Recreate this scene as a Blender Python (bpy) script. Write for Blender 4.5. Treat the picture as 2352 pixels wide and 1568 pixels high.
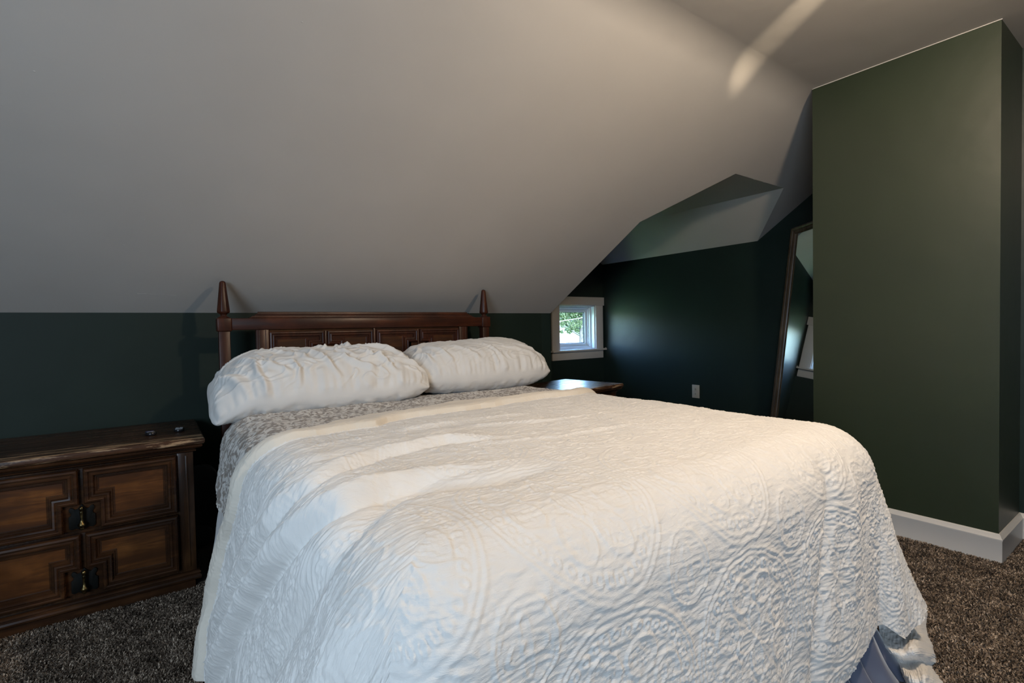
import bpy, bmesh, math, random
import numpy as np
from mathutils import Vector, Matrix
for o in list(bpy.data.objects): bpy.data.objects.remove(o)
SC = bpy.context.scene
COL = SC.collection
R = math.radians
# ================= CAMERA / WORLD / LIGHT =================
CAM_F, CAM_YAW, CAM_PITCH, CAM_ROLL = 1150.835, .6224, .0251, .0186
cd = bpy.data.cameras.new('camera'); cam = bpy.data.objects.new('camera', cd); COL.objects.link(cam)
cd.sensor_width = 36; cd.sensor_fit = 'HORIZONTAL'; cd.lens = CAM_F/2352*36; cd.shift_y = -3.94/2352
cd.clip_start = .02; cd.clip_end = 400
_s, _c = math.sin(CAM_YAW), math.cos(CAM_YAW); _sp, _cp = math.sin(CAM_PITCH), math.cos(CAM_PITCH)
F = Vector((_s*_cp, _c*_cp, -_sp)); U0 = Vector((_s*_sp, _c*_sp, _cp)); R0 = Vector((_c, -_s, 0))
_cr, _sr = math.cos(CAM_ROLL), math.sin(CAM_ROLL)
RR = R0*_cr-U0*_sr; UU = U0*_cr+R0*_sr
M = Matrix((RR, UU, -F)).transposed().to_4x4(); M.translation = Vector((0, 0, 1.05)); cam.matrix_world = M
SC.camera = cam
SC.view_settings.view_transform = 'Standard'; SC.view_settings.look = 'None'
SC.view_settings.exposure = 0.0; SC.view_settings.gamma = 1; SC.view_settings.use_curve_mapping = False
# sky (daylight outside the little window)
W = bpy.data.worlds.new('sky'); SC.world = W; W.use_nodes = True
wn = W.node_tree.nodes; wl = W.node_tree.links
bg = wn['Background']; sky = wn.new('ShaderNodeTexSky'); sky.sky_type = 'NISHITA'; sky.sun_disc = False
sky.sun_elevation = R(48); sky.sun_rotation = R(200); sky.air_density = 1.3; sky.dust_density = 2.5
tint = wn.new('ShaderNodeMix'); tint.data_type = 'RGBA'; tint.blend_type = 'MULTIPLY'; tint.inputs[0].default_value = 1; tint.inputs[7].default_value = (.72, .95, 1.2, 1)
wl.new(sky.outputs[0], tint.inputs[6]); wl.new(tint.outputs[2], bg.inputs[0]); bg.inputs[1].default_value = 4.0
def lamp(name, kind, loc, energy, color, target=None, **kw):
    d = bpy.data.lights.new(name, kind); d.energy = energy; d.color = color
    for k, v in kw.items(): setattr(d, k, v)
    o = bpy.data.objects.new(name, d); COL.objects.link(o); o.location = loc
    if target is not None: o.rotation_euler = (Vector(target)-Vector(loc)).to_track_quat('-Z', 'Y').to_euler()
    return o
lamp('sun_light', 'SUN', (0, -20, 30), 8, (1, .96, .9), (8, 10, 0), angle=R(3))
# warm ceiling lamp just outside the right edge of the frame (its shadows fix the place)
lamp('ceiling_lamp_light', 'POINT', (1.58, .15, 2.16), 76, (1, .79, .57), shadow_soft_size=.055)
# the gap of its shade throws a narrow streak along the ceiling
lamp('lamp_gap_light', 'SPOT', (1.58, .06, 2.18), 190, (1, .80, .56), (2.18, 1.02, 2.315), shadow_soft_size=.004, spot_size=R(13), spot_blend=1.0).scale = (.62, 1, 1)
# big windows of the room behind the camera
lamp('rear_window_light', 'AREA', (-2.0, -1.3, 1.5), 82, (.62, .80, 1.0), (.4, 1.6, .8), shape='RECTANGLE', size=1.3, size_y=1.1)
# daylight entering the small window
import numpy as np, math
# ---------- numpy noise ----------
def _hash(ix, iy, seed):
    h = (ix.astype(np.int64)*374761393 + iy.astype(np.int64)*668265263 + seed*982451653) & 0xffffffff
    h = ((h ^ (h >> 13))*1274126177) & 0xffffffff
    return ((h ^ (h >> 16)) & 0xffff)/65535.0
def noise(x, y, seed=0):
    x = np.asarray(x, float); y = np.asarray(y, float)
    x0 = np.floor(x); y0 = np.floor(y); fx = x-x0; fy = y-y0
    sx = fx*fx*fx*(fx*(fx*6-15)+10); sy = fy*fy*fy*(fy*(fy*6-15)+10)
    def g(i, j):
        a = _hash(x0+i, y0+j, seed)*2*np.pi
        return np.cos(a)*(fx-i)+np.sin(a)*(fy-j)
    a = g(0, 0)+(g(1, 0)-g(0, 0))*sx; b = g(0, 1)+(g(1, 1)-g(0, 1))*sx
    return (a+(b-a)*sy)*1.4
def fbm(x, y, seed=0, n=3):
    r = 0; a = 1
    for i in range(n):
        r = r+a*noise(x*2**i, y*2**i, seed+i*17); a *= .5
    return r
def sstep(a, b, x):
    t = np.clip((x-a)/(b-a), 0, 1); return t*t*(3-2*t)
def polydist(x, y, P):
    """signed distance to a polyline and the running parameter 0..1"""
    P = np.array(P, float); seg = np.hypot(*(P[1:]-P[:-1]).T); L = seg.sum(); acc = 0
    best = np.full(x.shape, 1e9); sd = np.zeros(x.shape); par = np.zeros(x.shape)
    for k in range(len(P)-1):
        ax, ay = P[k]; dx, dy = P[k+1]-P[k]; l = seg[k]
        t = np.clip(((x-ax)*dx+(y-ay)*dy)/(l*l), 0, 1)
        qx = x-ax-t*dx; qy = y-ay-t*dy; d = np.hypot(qx, qy)
        s = np.sign(dx*qy-dy*qx); m = d < best
        best = np.where(m, d, best); sd = np.where(m, d*s, sd); par = np.where(m, (acc+t*l)/L, par); acc += l
    return sd, par
# ---------- the way every bed cloth falls over the mattress ----------
BX0, BX1, BY0, BZ = .225, 1.815, .60, .695      # outer left, right, foot and top of the made bed
CR = .125
def drape(s, t, off=0., footlen=None, leftlen=None):
    """cloth point (s across, t along) -> x,y,z ; e = how far over the edge, nx,ny = outward"""
    s = np.asarray(s, float); t = np.asarray(t, float)
    cx0, cx1, cy0 = BX0+CR, BX1-CR, BY0+CR
    dx = np.where(s < cx0, cx0-s, np.where(s > cx1, s-cx1, 0.)); sg = np.where(s < cx0, -1., 1.)
    dy = np.where(t < cy0, cy0-t, 0.)
    p = 3.0
    e = (dx**p+dy**p)**(1/p)
    l = np.hypot(dx, dy)+1e-9
    nx = dx/l*sg; ny = -dy/l
    lw = np.clip(-nx, 0, 1)**2; fw = np.clip(-ny, 0, 1)**2; rw = np.clip(nx, 0, 1)**2
    phm = np.radians(lw*80.5+fw*85.5+rw*82-4*fw*rw*13-4*fw*lw*3)
    R = CR+off
    ph = np.minimum(e/CR, phm)
    rest = np.maximum(e-phm*CR, 0)
    h = R*np.sin(ph)+rest*np.cos(phm)
    z = BZ+off-R*(1-np.cos(ph))-rest*np.sin(phm)
    bx = np.clip(s, cx0, cx1); by = np.maximum(t, cy0)
    return bx+nx*h, by+ny*h, z, e, nx, ny
# ================= HELPERS =================
def link(name, me, mat=None, parent=None, smooth=False):
    o = bpy.data.objects.new(name, me); COL.objects.link(o)
    if mat is not None:
        for m in (mat if isinstance(mat, (list, tuple)) else [mat]): me.materials.append(m)
    if parent is not None: o.parent = parent
    if smooth is True:
        me.polygons.foreach_set('use_smooth', [True]*len(me.polygons))
    elif smooth:
        me.polygons.foreach_set('use_smooth', [True]*len(me.polygons))
        try: me.set_sharp_from_angle(angle=R(smooth))
        except Exception: pass
    return o
def tag(o, label=None, cat=None, group=None, kind=None):
    if label: o['label'] = label
    if cat: o['category'] = cat
    if group: o['group'] = group
    if kind: o['kind'] = kind
    return o
def empty(name, loc=(0, 0, 0), rz=0):
    o = bpy.data.objects.new(name, None); COL.objects.link(o); o.location = loc; o.rotation_euler = (0, 0, rz)
    o.empty_display_size = .1
    return o
def kids(o): return [c for c in bpy.data.objects if c.parent == o]
def copy_tree(o, parent=None):
    c = o.copy(); COL.objects.link(c); c.parent = parent
    for ch in kids(o): copy_tree(ch, c)
    return c
class MB:
    def __init__(s): s.v = []; s.f = []
    def add(s, vs, fs):
        n = len(s.v); s.v += [tuple(v) for v in vs]; s.f += [tuple(i+n for i in f) for f in fs]; return s
    def box(s, x0, x1, y0, y1, z0, z1):
        return s.add([(x0, y0, z0), (x1, y0, z0), (x1, y1, z0), (x0, y1, z0), (x0, y0, z1), (x1, y0, z1), (x1, y1, z1), (x0, y1, z1)],
                     [(0, 3, 2, 1), (4, 5, 6, 7), (0, 1, 5, 4), (1, 2, 6, 5), (2, 3, 7, 6), (3, 0, 4, 7)])
    def prism(s, poly, a, b, axis=1):
        """poly in the two other axes, extruded along axis from a to b"""
        n = len(poly)
        def P(p, k):
            return (k, p[0], p[1]) if axis == 0 else ((p[0], k, p[1]) if axis == 1 else (p[0], p[1], k))
        vs = [P(p, a) for p in poly]+[P(p, b) for p in poly]
        fs = [tuple(range(n)), tuple(range(2*n-1, n-1, -1))]+[(i, i+n, (i+1) % n+n, (i+1) % n) for i in range(n)]
        return s.add(vs, fs)
    def lathe(s, prof, c=(0, 0, 0), n=24, axis=2):
        vs = []
        for r, z in prof:
            for k in range(n):
                a = 2*math.pi*k/n; p = (r*math.cos(a), r*math.sin(a), z)
                if axis == 1: p = (p[0], p[2], p[1])
                vs.append((p[0]+c[0], p[1]+c[1], p[2]+c[2]))
        fs = [(i*n+k, i*n+(k+1) % n, (i+1)*n+(k+1) % n, (i+1)*n+k) for i in range(len(prof)-1) for k in range(n)]
        fs += [tuple(range(n-1, -1, -1)), tuple((len(prof)-1)*n+k for k in range(n))]
        return s.add(vs, fs)
    def tube(s, pts, r, n=8):
        pts = [Vector(p) for p in pts]; rings = []
        for i, p in enumerate(pts):
            d = (pts[min(i+1, len(pts)-1)]-pts[max(i-1, 0)]).normalized()
            a = d.orthogonal().normalized(); b = d.cross(a)
            rr = r[i] if isinstance(r, (list, tuple)) else r
            rings.append([p+a*rr*math.cos(2*math.pi*k/n)+b*rr*math.sin(2*math.pi*k/n) for k in range(n)])
        # keep rings aligned
        for i in range(1, len(rings)):
            best = min(range(n), key=lambda sft: sum((rings[i-1][k]-rings[i][(k+sft) % n]).length for k in range(0, n, 2)))
            rings[i] = rings[i][best:]+rings[i][:best]
        vs = [v for q in rings for v in q]
        fs = [(i*n+k, i*n+(k+1) % n, (i+1)*n+(k+1) % n, (i+1)*n+k) for i in range(len(pts)-1) for k in range(n)]
        fs += [tuple(range(n-1, -1, -1)), tuple((len(pts)-1)*n+k for k in range(n))]
        return s.add(vs, fs)
    def build(s, name, mat=None, parent=None, smooth=False, bevel=0, seg=2, origin=None, recalc=True):
        me = bpy.data.meshes.new(name)
        off = Vector(origin) if origin is not None else Vector((0, 0, 0))
        me.from_pydata([tuple(Vector(v)-off) for v in s.v], [], s.f); me.update()
        bm = bmesh.new(); bm.from_mesh(me)
        if recalc: bmesh.ops.recalc_face_normals(bm, faces=bm.faces)
        if bevel:
            es = [e for e in bm.edges if len(e.link_faces) == 2 and e.calc_face_angle(0) > R(25)]
            bmesh.ops.bevel(bm, geom=es, offset=bevel, segments=seg, profile=.5, affect='EDGES', clamp_overlap=True)
        bm.to_mesh(me); bm.free()
        o = link(name, me, mat, parent, smooth or (35 if bevel else False))
        if origin is not None: o.location = off
        return o
def inset_poly(P, d):
    """offset a CCW polygon inwards by d (mitred)"""
    n = len(P); out = []
    for i in range(n):
        a = Vector(P[i-1]); b = Vector(P[i]); c = Vector(P[(i+1) % n])
        e1 = (b-a).normalized(); e2 = (c-b).normalized()
        n1 = Vector((-e1.y, e1.x)); n2 = Vector((-e2.y, e2.x))
        m = (n1+n2); m = m/m.length_squared*2 if m.length > 1e-6 else n1
        out.append((b.x+m.x*d, b.y+m.y*d))
    return out
def grid_mesh(name, X, Y, Z, uv=None, mats=None, midx=None, parent=None, extra=None):
    h, w = X.shape
    co = np.stack([X, Y, Z], -1).reshape(-1, 3).astype(np.float32)
    i = np.arange(h*w).reshape(h, w)
    q = np.stack([i[:-1, :-1], i[:-1, 1:], i[1:, 1:], i[1:, :-1]], -1).reshape(-1, 4)
    me = bpy.data.meshes.new(name)
    me.vertices.add(len(co)); me.vertices.foreach_set('co', co.ravel())
    me.loops.add(q.size); me.loops.foreach_set('vertex_index', q.ravel().astype(np.int32))
    me.polygons.add(len(q)); me.polygons.foreach_set('loop_start', np.arange(0, q.size, 4, dtype=np.int32))
    me.polygons.foreach_set('loop_total', np.full(len(q), 4, dtype=np.int32))
    if midx is not None: me.polygons.foreach_set('material_index', midx[:-1, :-1].ravel().astype(np.int32))
    me.update(calc_edges=True)
    if uv is not None:
        l = me.uv_layers.new(name='UVMap'); U = np.stack(uv, -1).reshape(-1, 2)[q.ravel()]
        l.data.foreach_set('uv', U.ravel().astype(np.float32))
    return link(name, me, mats, parent, True)
def normals(X, Y, Z):
    dxu, dxv = np.gradient(X); dyu, dyv = np.gradient(Y); dzu, dzv = np.gradient(Z)
    n = np.stack([dyv*dzu-dzv*dyu, dzv*dxu-dxv*dzu, dxv*dyu-dyv*dxu], -1)
    n /= np.linalg.norm(n, axis=-1, keepdims=True)+1e-12
    return n
# ================= MATERIALS =================
def mat(name, base, rough=.5, spec=.5, metal=0, sheen=0, coat=0):
    m = bpy.data.materials.new(name); m.use_nodes = True
    b = m.node_tree.nodes['Principled BSDF']
    b.inputs['Base Color'].default_value = (*base, 1); b.inputs['Roughness'].default_value = rough
    b.inputs['Specular IOR Level'].default_value = spec; b.inputs['Metallic'].default_value = metal
    b.inputs['Sheen Weight'].default_value = sheen; b.inputs['Coat Weight'].default_value = coat
    return m
class NT:
    def __init__(s, m): s.t = m.node_tree; s.b = s.t.nodes['Principled BSDF']
    def n(s, typ, **kw):
        x = s.t.nodes.new(typ)
        for k, v in kw.items():
            if k.startswith('i_'):
                key = k[2:]; key = int(key) if key.isdigit() else key.replace('_', ' ')
                x.inputs[key].default_value = v
            else: setattr(x, k, v)
        return x
    def l(s, a, b): s.t.links.new(a, b)
    def coords(s, kind='Object', scale=(1, 1, 1)):
        tc = s.n('ShaderNodeTexCoord'); mp = s.n('ShaderNodeMapping'); mp.inputs['Scale'].default_value = scale
        s.l(tc.outputs[kind], mp.inputs[0]); return mp.outputs[0]
    def noise(s, vec, scale, detail=4, rough=.5, dist=0):
        x = s.n('ShaderNodeTexNoise'); x.inputs['Scale'].default_value = scale; x.inputs['Detail'].default_value = detail
        x.inputs['Roughness'].default_value = rough; x.inputs['Distortion'].default_value = dist
        s.l(vec, x.inputs['Vector']); return x.outputs['Fac']
    def ramp(s, fac, stops):
        r = s.n('ShaderNodeValToRGB'); e = r.color_ramp.elements
        while len(e) < len(stops): e.new(.5)
        for k, (p, c) in enumerate(stops): e[k].position = p; e[k].color = (*c, 1) if len(c) == 3 else c
        s.l(fac, r.inputs[0]); return r.outputs[0]
    def bump(s, h, strength=.3, dist=.01, prev=None):
        b = s.n('ShaderNodeBump'); b.inputs['Strength'].default_value = strength; b.inputs['Distance'].default_value = dist
        s.l(h, b.inputs['Height'])
        if prev is not None: s.l(prev, b.inputs['Normal'])
        s.l(b.outputs[0], s.b.inputs['Normal']); return b.outputs[0]
    def mix(s, fac, a, b, mode='MIX'):
        x = s.n('ShaderNodeMix'); x.data_type = 'RGBA'; x.blend_type = mode
        if hasattr(fac, 'node'): s.l(fac, x.inputs[0])
        else: x.inputs[0].default_value = fac
        for k, v in ((6, a), (7, b)):
            if hasattr(v, 'node'): s.l(v, x.inputs[k])
            else: x.inputs[k].default_value = (*v, 1)
        return x.outputs[2]
def paint(name, col, rough, bumpy=.12, spec=.4, mott=.06, sc=9.):
    m = mat(name, col, rough, spec); t = NT(m); v = t.coords('Object')
    n1 = t.noise(v, 2.3, 3, .5); c2 = tuple(min(1, c*(1+mott)) for c in col); c1 = tuple(c*(1-mott) for c in col)
    t.l(t.ramp(n1, [(.3, c1), (.7, c2)]), t.b.inputs['Base Color'])
    b1 = t.bump(t.noise(v, sc, 3, .5), bumpy, .02)
    t.bump(t.noise(v, 220, 2, .6), .05, .002, b1)
    return m
M_ceil = paint('ceiling_paint', (.49, .468, .44), .55, .10, .3, .03, 6)
M_green = paint('dark_green_paint', (.010, .021, .017), .42, .10, .45, .12, 7)
M_knee = paint('dark_green_matt_paint', (.010, .019, .014), .55, .10, .2, .12, 7)
M_olive = paint('chimney_green_paint', (.016, .026, .010), .44, .10, .75, .10, 7)
M_trim = paint('white_trim_paint', (.62, .60, .57), .32, .03, .5, .03, 20)
def wood(name, dark, mid, light, rough=.32, axis=0, worn=False, sc=1.):
    m = mat(name, mid, rough, .28, coat=0); t = NT(m)
    st = [9*sc, 9*sc, 9*sc]; st[axis] = .9*sc
    v = t.coords('Object', tuple(st))
    g = t.noise(v, 3.0, 6, .62, .6)
    c = t.ramp(g, [(.25, dark), (.48, mid), (.62, light), (.78, mid)])
    v2 = t.coords('Object'); bl = t.noise(v2, 6, 3, .6)
    c = t.mix(t.ramp(bl, [(.35, (0, 0, 0)), (.65, (.75, .75, .75))]), c, tuple(x*.45 for x in mid))
    if worn:
        st2 = [14, 60, 14]; st2[axis] = 2.4
        sc2 = t.noise(t.coords('Object', (2.4, 34, 20)), 1.6, 5, .75, .4)
        tc = t.n('ShaderNodeTexCoord'); sep = t.n('ShaderNodeSeparateXYZ'); t.l(tc.outputs['Object'], sep.inputs[0])
        mr = t.n('ShaderNodeMapRange'); mr.inputs[1].default_value = -.22; mr.inputs[2].default_value = .02
        mr.inputs[3].default_value = 1.0; mr.inputs[4].default_value = 0.35; t.l(sep.outputs[1], mr.inputs[0])
        mu = t.n('ShaderNodeMath', operation='MULTIPLY'); t.l(sc2, mu.inputs[0]); t.l(mr.outputs[0], mu.inputs[1])
        f = t.ramp(mu.outputs[0], [(.50, (0, 0, 0)), (.56, (1, 1, 1))])
        c = t.mix(f, c, (.36, .235, .135))
    t.l(c, t.b.inputs['Base Color'])
    t.l(t.ramp(g, [(.3, (rough+.1,)*3), (.7, (rough-.05,)*3)]), t.b.inputs['Roughness'])
    t.bump(g, .12, .003)
    return m
M_hw = wood('headboard_wood', (.012, .004, .002), (.043, .012, .006), (.075, .022, .009), .34, 0)
M_hwv = wood('headboard_wood_upright', (.012, .004, .002), (.043, .012, .006), (.070, .020, .009), .34, 2)
M_hp = wood('headboard_panel_wood', (.010, .004, .002), (.050, .017, .006), (.105, .038, .012), .36, 0)
M_nw = wood('nightstand_wood', (.010, .005, .003), (.042, .018, .0085), (.08, .034, .014), .22, 0)
M_nwv = wood('nightstand_wood_upright', (.010, .005, .003), (.040, .018, .0085), (.075, .034, .014), .22, 2)
M_np = wood('nightstand_panel_wood', (.016, .006, .003), (.085, .031, .010), (.18, .068, .020), .28, 0)
M_nt = wood('nightstand_top_wood', (.014, .007, .004), (.045, .020, .010), (.08, .036, .018), .28, 0, True)
M_brass = mat('aged_brass', (.10, .075, .035), .34, .5, 1); _t = NT(M_brass)
_t.l(_t.ramp(_t.noise(_t.coords(), 60, 4), [(.35, (.03, .025, .015)), (.65, (.24, .17, .07))]), _t.b.inputs['Base Color'])
M_plate = mat('blackened_plate', (.006, .006, .005), .6, .12, .1)
def cloth(name, col, rough=.85, weave=900, bs=.12, sheen=.25, crinkle=0):
    m = mat(name, col, rough, .2, sheen=sheen); t = NT(m); t.b.inputs['Sheen Roughness'].default_value = .5
    v = t.coords('UV'); w = t.noise(v, weave, 2, .5)
    a = t.noise(v, 14, 3, .5)
    t.l(t.ramp(a, [(.3, tuple(c*.95 for c in col)), (.7, col)]), t.b.inputs['Base Color'])
    pv = t.bump(w, bs, .001)
    if crinkle:
        cv = t.coords('UV', (34, 150, 1)); cn = t.noise(cv, 1.0, 4, .6, .5); t.bump(cn, crinkle, .0022, pv)
    return m
M_quilt = cloth('white_quilt', (.80, .775, .74), .85, 700, .25, crinkle=.8)
M_rim = cloth('cream_quilt_underside', (.77, .70, .60), .85, 700, .15, crinkle=.35)
M_pillow = cloth('white_cotton', (.74, .72, .69), .8, 500, .10)
M_sheet = cloth('white_sheet_cotton', (.70, .68, .66), .8, 500, .10)
M_satin = cloth('satin_skirt', (.10, .115, .17), .36, 300, .05, .6)
M_bl = mat('floral_blanket', (.4, .35, .3), .75, .25, sheen=.2); t = NT(M_bl)
v = t.coords('UV'); wv = t.n('ShaderNodeTexNoise'); wv.inputs['Scale'].default_value = 16; wv.inputs['Detail'].default_value = 2
t.l(v, wv.inputs['Vector'])
mx = t.n('ShaderNodeMix'); mx.data_type = 'VECTOR'; mx.inputs[0].default_value = .10; t.l(v, mx.inputs[4]); t.l(wv.outputs['Color'], mx.inputs[5])
vo = t.n('ShaderNodeTexVoronoi'); vo.feature = 'SMOOTH_F1'; vo.inputs['Scale'].default_value = 30; vo.inputs['Smoothness'].default_value = .25
t.l(mx.outputs[1], vo.inputs['Vector'])
v3 = t.n('ShaderNodeTexNoise'); v3.inputs['Scale'].default_value = 24; v3.inputs['Detail'].default_value = 5; v3.inputs['Distortion'].default_value = 2.2; t.l(v, v3.inputs['Vector'])
ad = t.n('ShaderNodeMath', operation='ADD'); t.l(vo.outputs['Distance'], ad.inputs[0]); t.l(v3.outputs['Fac'], ad.inputs[1])
t.l(t.ramp(v3.outputs['Fac'], [(.40, (.24, .205, .175)), (.485, (.31, .27, .235)), (.515, (.58, .55, .51)), (.60, (.66, .63, .59))]), t.b.inputs['Base Color'])
t.bump(ad.outputs[0], .5, .002)
M_carpet = mat('carpet_backing', (.07, .058, .048), .95, .1)
t = NT(M_carpet); t.l(t.ramp(t.noise(t.coords(), 160, 4, .7), [(.35, (.03, .024, .02)), (.65, (.15, .12, .10))]), t.b.inputs['Base Color'])
M_pile = mat('carpet_pile', (.2, .17, .15), .9, .15); t = NT(M_pile)
at = t.n('ShaderNodeAttribute'); at.attribute_name = 'shade'
t.l(t.ramp(at.outputs['Fac'], [(0, (.035, .025, .018)), (.4, (.13, .098, .074)), (.75, (.28, .215, .16)), (1, (.5, .40, .31))]), t.b.inputs['Base Color'])
M_mirror = mat('mirror_glass', (.86, .90, .88), .015, .5, 1)
M_mframe = wood('mirror_frame_wood', (.03, .018, .010), (.11, .068, .038), (.17, .11, .065), .3, 2)
M_plastic = mat('ivory_plastic', (.42, .41, .35), .35); M_slot = mat('dark_slot', (.01, .01, .01), .6)
M_blackp = mat('black_plastic', (.012, .012, .014), .25); M_greyp = mat('grey_button_rubber', (.27, .28, .30), .4)
M_bluep = mat('blue_button', (.03, .035, .16), .3)
M_vinyl = mat('white_vinyl', (.72, .76, .78), .35)
M_cush = cloth('dark_grey_fabric', (.045, .045, .045), .9, 300, .2)
M_glass = mat('window_glass', (1, 1, 1), 0.0, .5); _g = M_glass.node_tree.nodes; _b = _g['Principled BSDF']
_b.inputs['Transmission Weight'].default_value = 1; _b.inputs['IOR'].default_value = 1.0; _b.inputs['Alpha'].default_value = .12
# ================= ROOM SHELL =================
YH, ZK, YC, HC = 2.976, 1.152, 1.316, 2.297
SL = (HC-ZK)/(YH-YC)
def iy(z): return YC+(HC-z)/SL
XE, XR, YW = 2.5045, 4.032, 3.895
XL, YR, XCL = -2.6, -2.2, 3.315
XB, YB0, YB1 = 2.9165, .519, 1.257
def struct(mb, name, m, label=None, **kw):
    o = mb.build(name, m, **kw); o['kind'] = 'structure'
    if label: o['label'] = label
    return o
struct(MB().box(XL-.1, XR+.1, YR-.1, YW+.1, -.12, 0), 'floor', M_carpet, 'carpeted bedroom floor around the bed')
struct(MB().box(XL-.1, XE-.09, YH, YH+.1, 0, ZK+.09), 'wall_head', M_knee, 'dark green knee wall behind the headboard')
mb = MB()   # cheek of the alcove: leans a little with the ceiling slope
a = [(XE, YH, 0), (XE, YW, 0), (XE, YW, ZK), (XE, YH, ZK), (2.587, iy(1.7153), 1.7153), (2.587, YW, 1.7153)]
b = [(x-.09, y, z+(.05 if z > .5 else 0)) for x, y, z in a]
mb.add(a+b, [(0, 1, 2, 3), (3, 2, 5, 4), (9, 8, 7, 6), (10, 11, 8, 9), (0, 3, 9, 6), (3, 4, 10, 9), (4, 5, 11, 10), (5, 2, 8, 11), (2, 1, 7, 8), (1, 0, 6, 7)])
struct(mb, 'wall_alcove', M_green, 'dark green left side wall of the window alcove')
# right wall (profile in Y-Z)
struct(MB().prism([(YB1-.1, 0), (YW+.1, 0), (YW+.1, 1.8), (iy(1.7153)-.001, 1.8), (YC, HC+.08), (YB1-.1, HC+.08)], XR, XR+.1, 0), 'wall_right', M_green, 'dark green right side wall with the outlet')
WX0, WX1, WZ0, WZ1 = 3.385, 3.905, .803, 1.268
mb = MB(); mb.box(XE-.09, WX0, YW, YW+.16, 0, 1.8).box(WX1, XR+.1, YW, YW+.16, 0, 1.8).box(WX0, WX1, YW, YW+.16, 0, WZ0).box(WX0, WX1, YW, YW+.16, WZ1, 1.8)
mb.box(XE-.09, XR+.1, YW, YW+.16, 1.8, 2.2)
struct(mb, 'wall_window', M_green, 'dark green end wall of the alcove around the small window')
struct(MB().box(XB, XR, YB0, YB1, 0, HC+.05), 'wall_chimney', M_olive, 'green boxed-out wall section at the right, catching the warm lamp')
struct(MB().box(XCL, XCL+.1, YR, YB0, 0, HC+.05), 'wall_closet', M_green, 'dark green wall past the boxed-out section')
struct(MB().box(XL-.1, XL, YR-.1, YH+.1, 0, HC+.1), 'wall_left', M_green, 'dark green left wall')
struct(MB().box(XL-.1, XR, YR-.1, YR, 0, HC+.1), 'wall_rear', M_green, 'dark green rear wall')
# flat ceiling and the slope, joined by a soft plaster bend
FIL = .09
ang = math.atan(SL)
struct(MB().box(XL-.1, XR+.1, YR-.1, YC-FIL, HC, HC+.1), 'ceiling', M_ceil, 'flat off-white ceiling strip at the top right')
pts = []
p0 = (YC-FIL, HC); p1 = (YC, HC); p2 = (YC+FIL*math.cos(ang), HC-FIL*math.sin(ang))
prof = []
for k in range(11):
    q = k/10; prof.append(((1-q)**2*p0[0]+2*q*(1-q)*p1[0]+q*q*p2[0], (1-q)**2*p0[1]+2*q*(1-q)*p1[1]+q*q*p2[1]))
me = bpy.data.meshes.new('ceiling_slope'); bm = bmesh.new()
cols = []
for y, z in prof: cols.append((bm.verts.new((XL-.1, y, z)), bm.verts.new((XR+.1, y, z))))
for i in range(10): bm.faces.new((cols[i][0], cols[i][1], cols[i+1][1], cols[i+1][0]))
def sv(x, z, y=None): return bm.verts.new((x, iy(z) if y is None else y, z))
Cp = sv(2.587, 1.7153); A_ = sv(3.0235, 1.9928); B_ = sv(3.6357, 1.9928); C_ = sv(XR, 1.7153); E_ = sv(XE, ZK); E0 = sv(XL-.1, ZK)
RT = sv(XR+.1, 1.7153)
zA = sv(XL-.1, 1.9928); zR = sv(XR+.1, 1.9928); zC = sv(XL-.1, 1.7153)
for f in ((cols[10][0], cols[10][1], zR, B_, A_, zA), (zA, A_, Cp, zC), (zC, Cp, E_, E0), (B_, zR, RT, C_)): bm.faces.new(f)
bmesh.ops.recalc_face_normals(bm, faces=bm.faces)
# give the slab its thickness upwards
up_ = Vector((0, math.sin(ang), math.cos(ang)))
ret = bmesh.ops.extrude_face_region(bm, geom=list(bm.faces))
for g in ret['geom']:
    if isinstance(g, bmesh.types.BMVert): g.co += up_*.006
bmesh.ops.recalc_face_normals(bm, faces=bm.faces)
bm.to_mesh(me); bm.free()
o = link('ceiling_slope', me, M_ceil, None, 20); tag(o, 'long sloping off-white ceiling above the bed', kind='structure')
prof = [(XE-.02, 1.66), (2.587, 1.7153), (3.0235, 1.9928), (3.6357, 1.9928), (XR, 1.7153), (XR+.09, 1.66), (XR+.09, 1.80), (3.67, 2.09), (2.99, 2.09), (XE-.02, 1.80)]
mb = MB(); n = len(prof); vs = []
for x, z in prof: vs.append((x, iy(min(z, 1.9928))+(.0 if 1.70 < z < 1.9929 and x > 2.55 and x < XR+.01 else .015), z))
for x, z in prof: vs.append((x, YW+.02, z))
mb.add(vs, [tuple(range(n)), tuple(range(2*n-1, n-1, -1))]+[(i, i+n, (i+1) % n+n, (i+1) % n) for i in range(n)])
struct(mb, 'ceiling_alcove', M_ceil, 'faceted off-white ceiling of the window alcove, lit blue by daylight')
# raised plaster seams on the slope
def on_slope(x, z, d=0.): return (x, iy(z)-up_.y*d, z-up_.z*d)
random.seed(4)
def seam(x0, z0, x1, z1, w=.004):
    mb = MB(); n = 26; top = []; bot = []
    for k in range(n+1):
        q = k/n; x = x0+(x1-x0)*q; z = z0+(z1-z0)*q+random.uniform(-.0015, .0015); ww = w*(.4+.6*math.sin(math.pi*q))*random.uniform(.6, 1.2)
        top.append(on_slope(x, z+ww, -.0005)); bot.append(on_slope(x, z-ww, -.0005)); mb.v.append(on_slope(x, z, .0008))
    mid = list(range(n+1)); mb.v += top+bot
    for k in range(n): mb.f += [(k, k+1, n+1+k+1, n+1+k), (k, 2*(n+1)+k, 2*(n+1)+k+1, k+1)]
    return mb
s1 = seam(2.05, 1.735, 2.60, 1.725).build('plaster_seam', M_ceil, bpy.data.objects['ceiling_slope'], 40)
seam(3.02, 1.998, 3.62, 1.998, .006).build('plaster_seam', M_ceil, bpy.data.objects['ceiling_slope'], 40)
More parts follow.
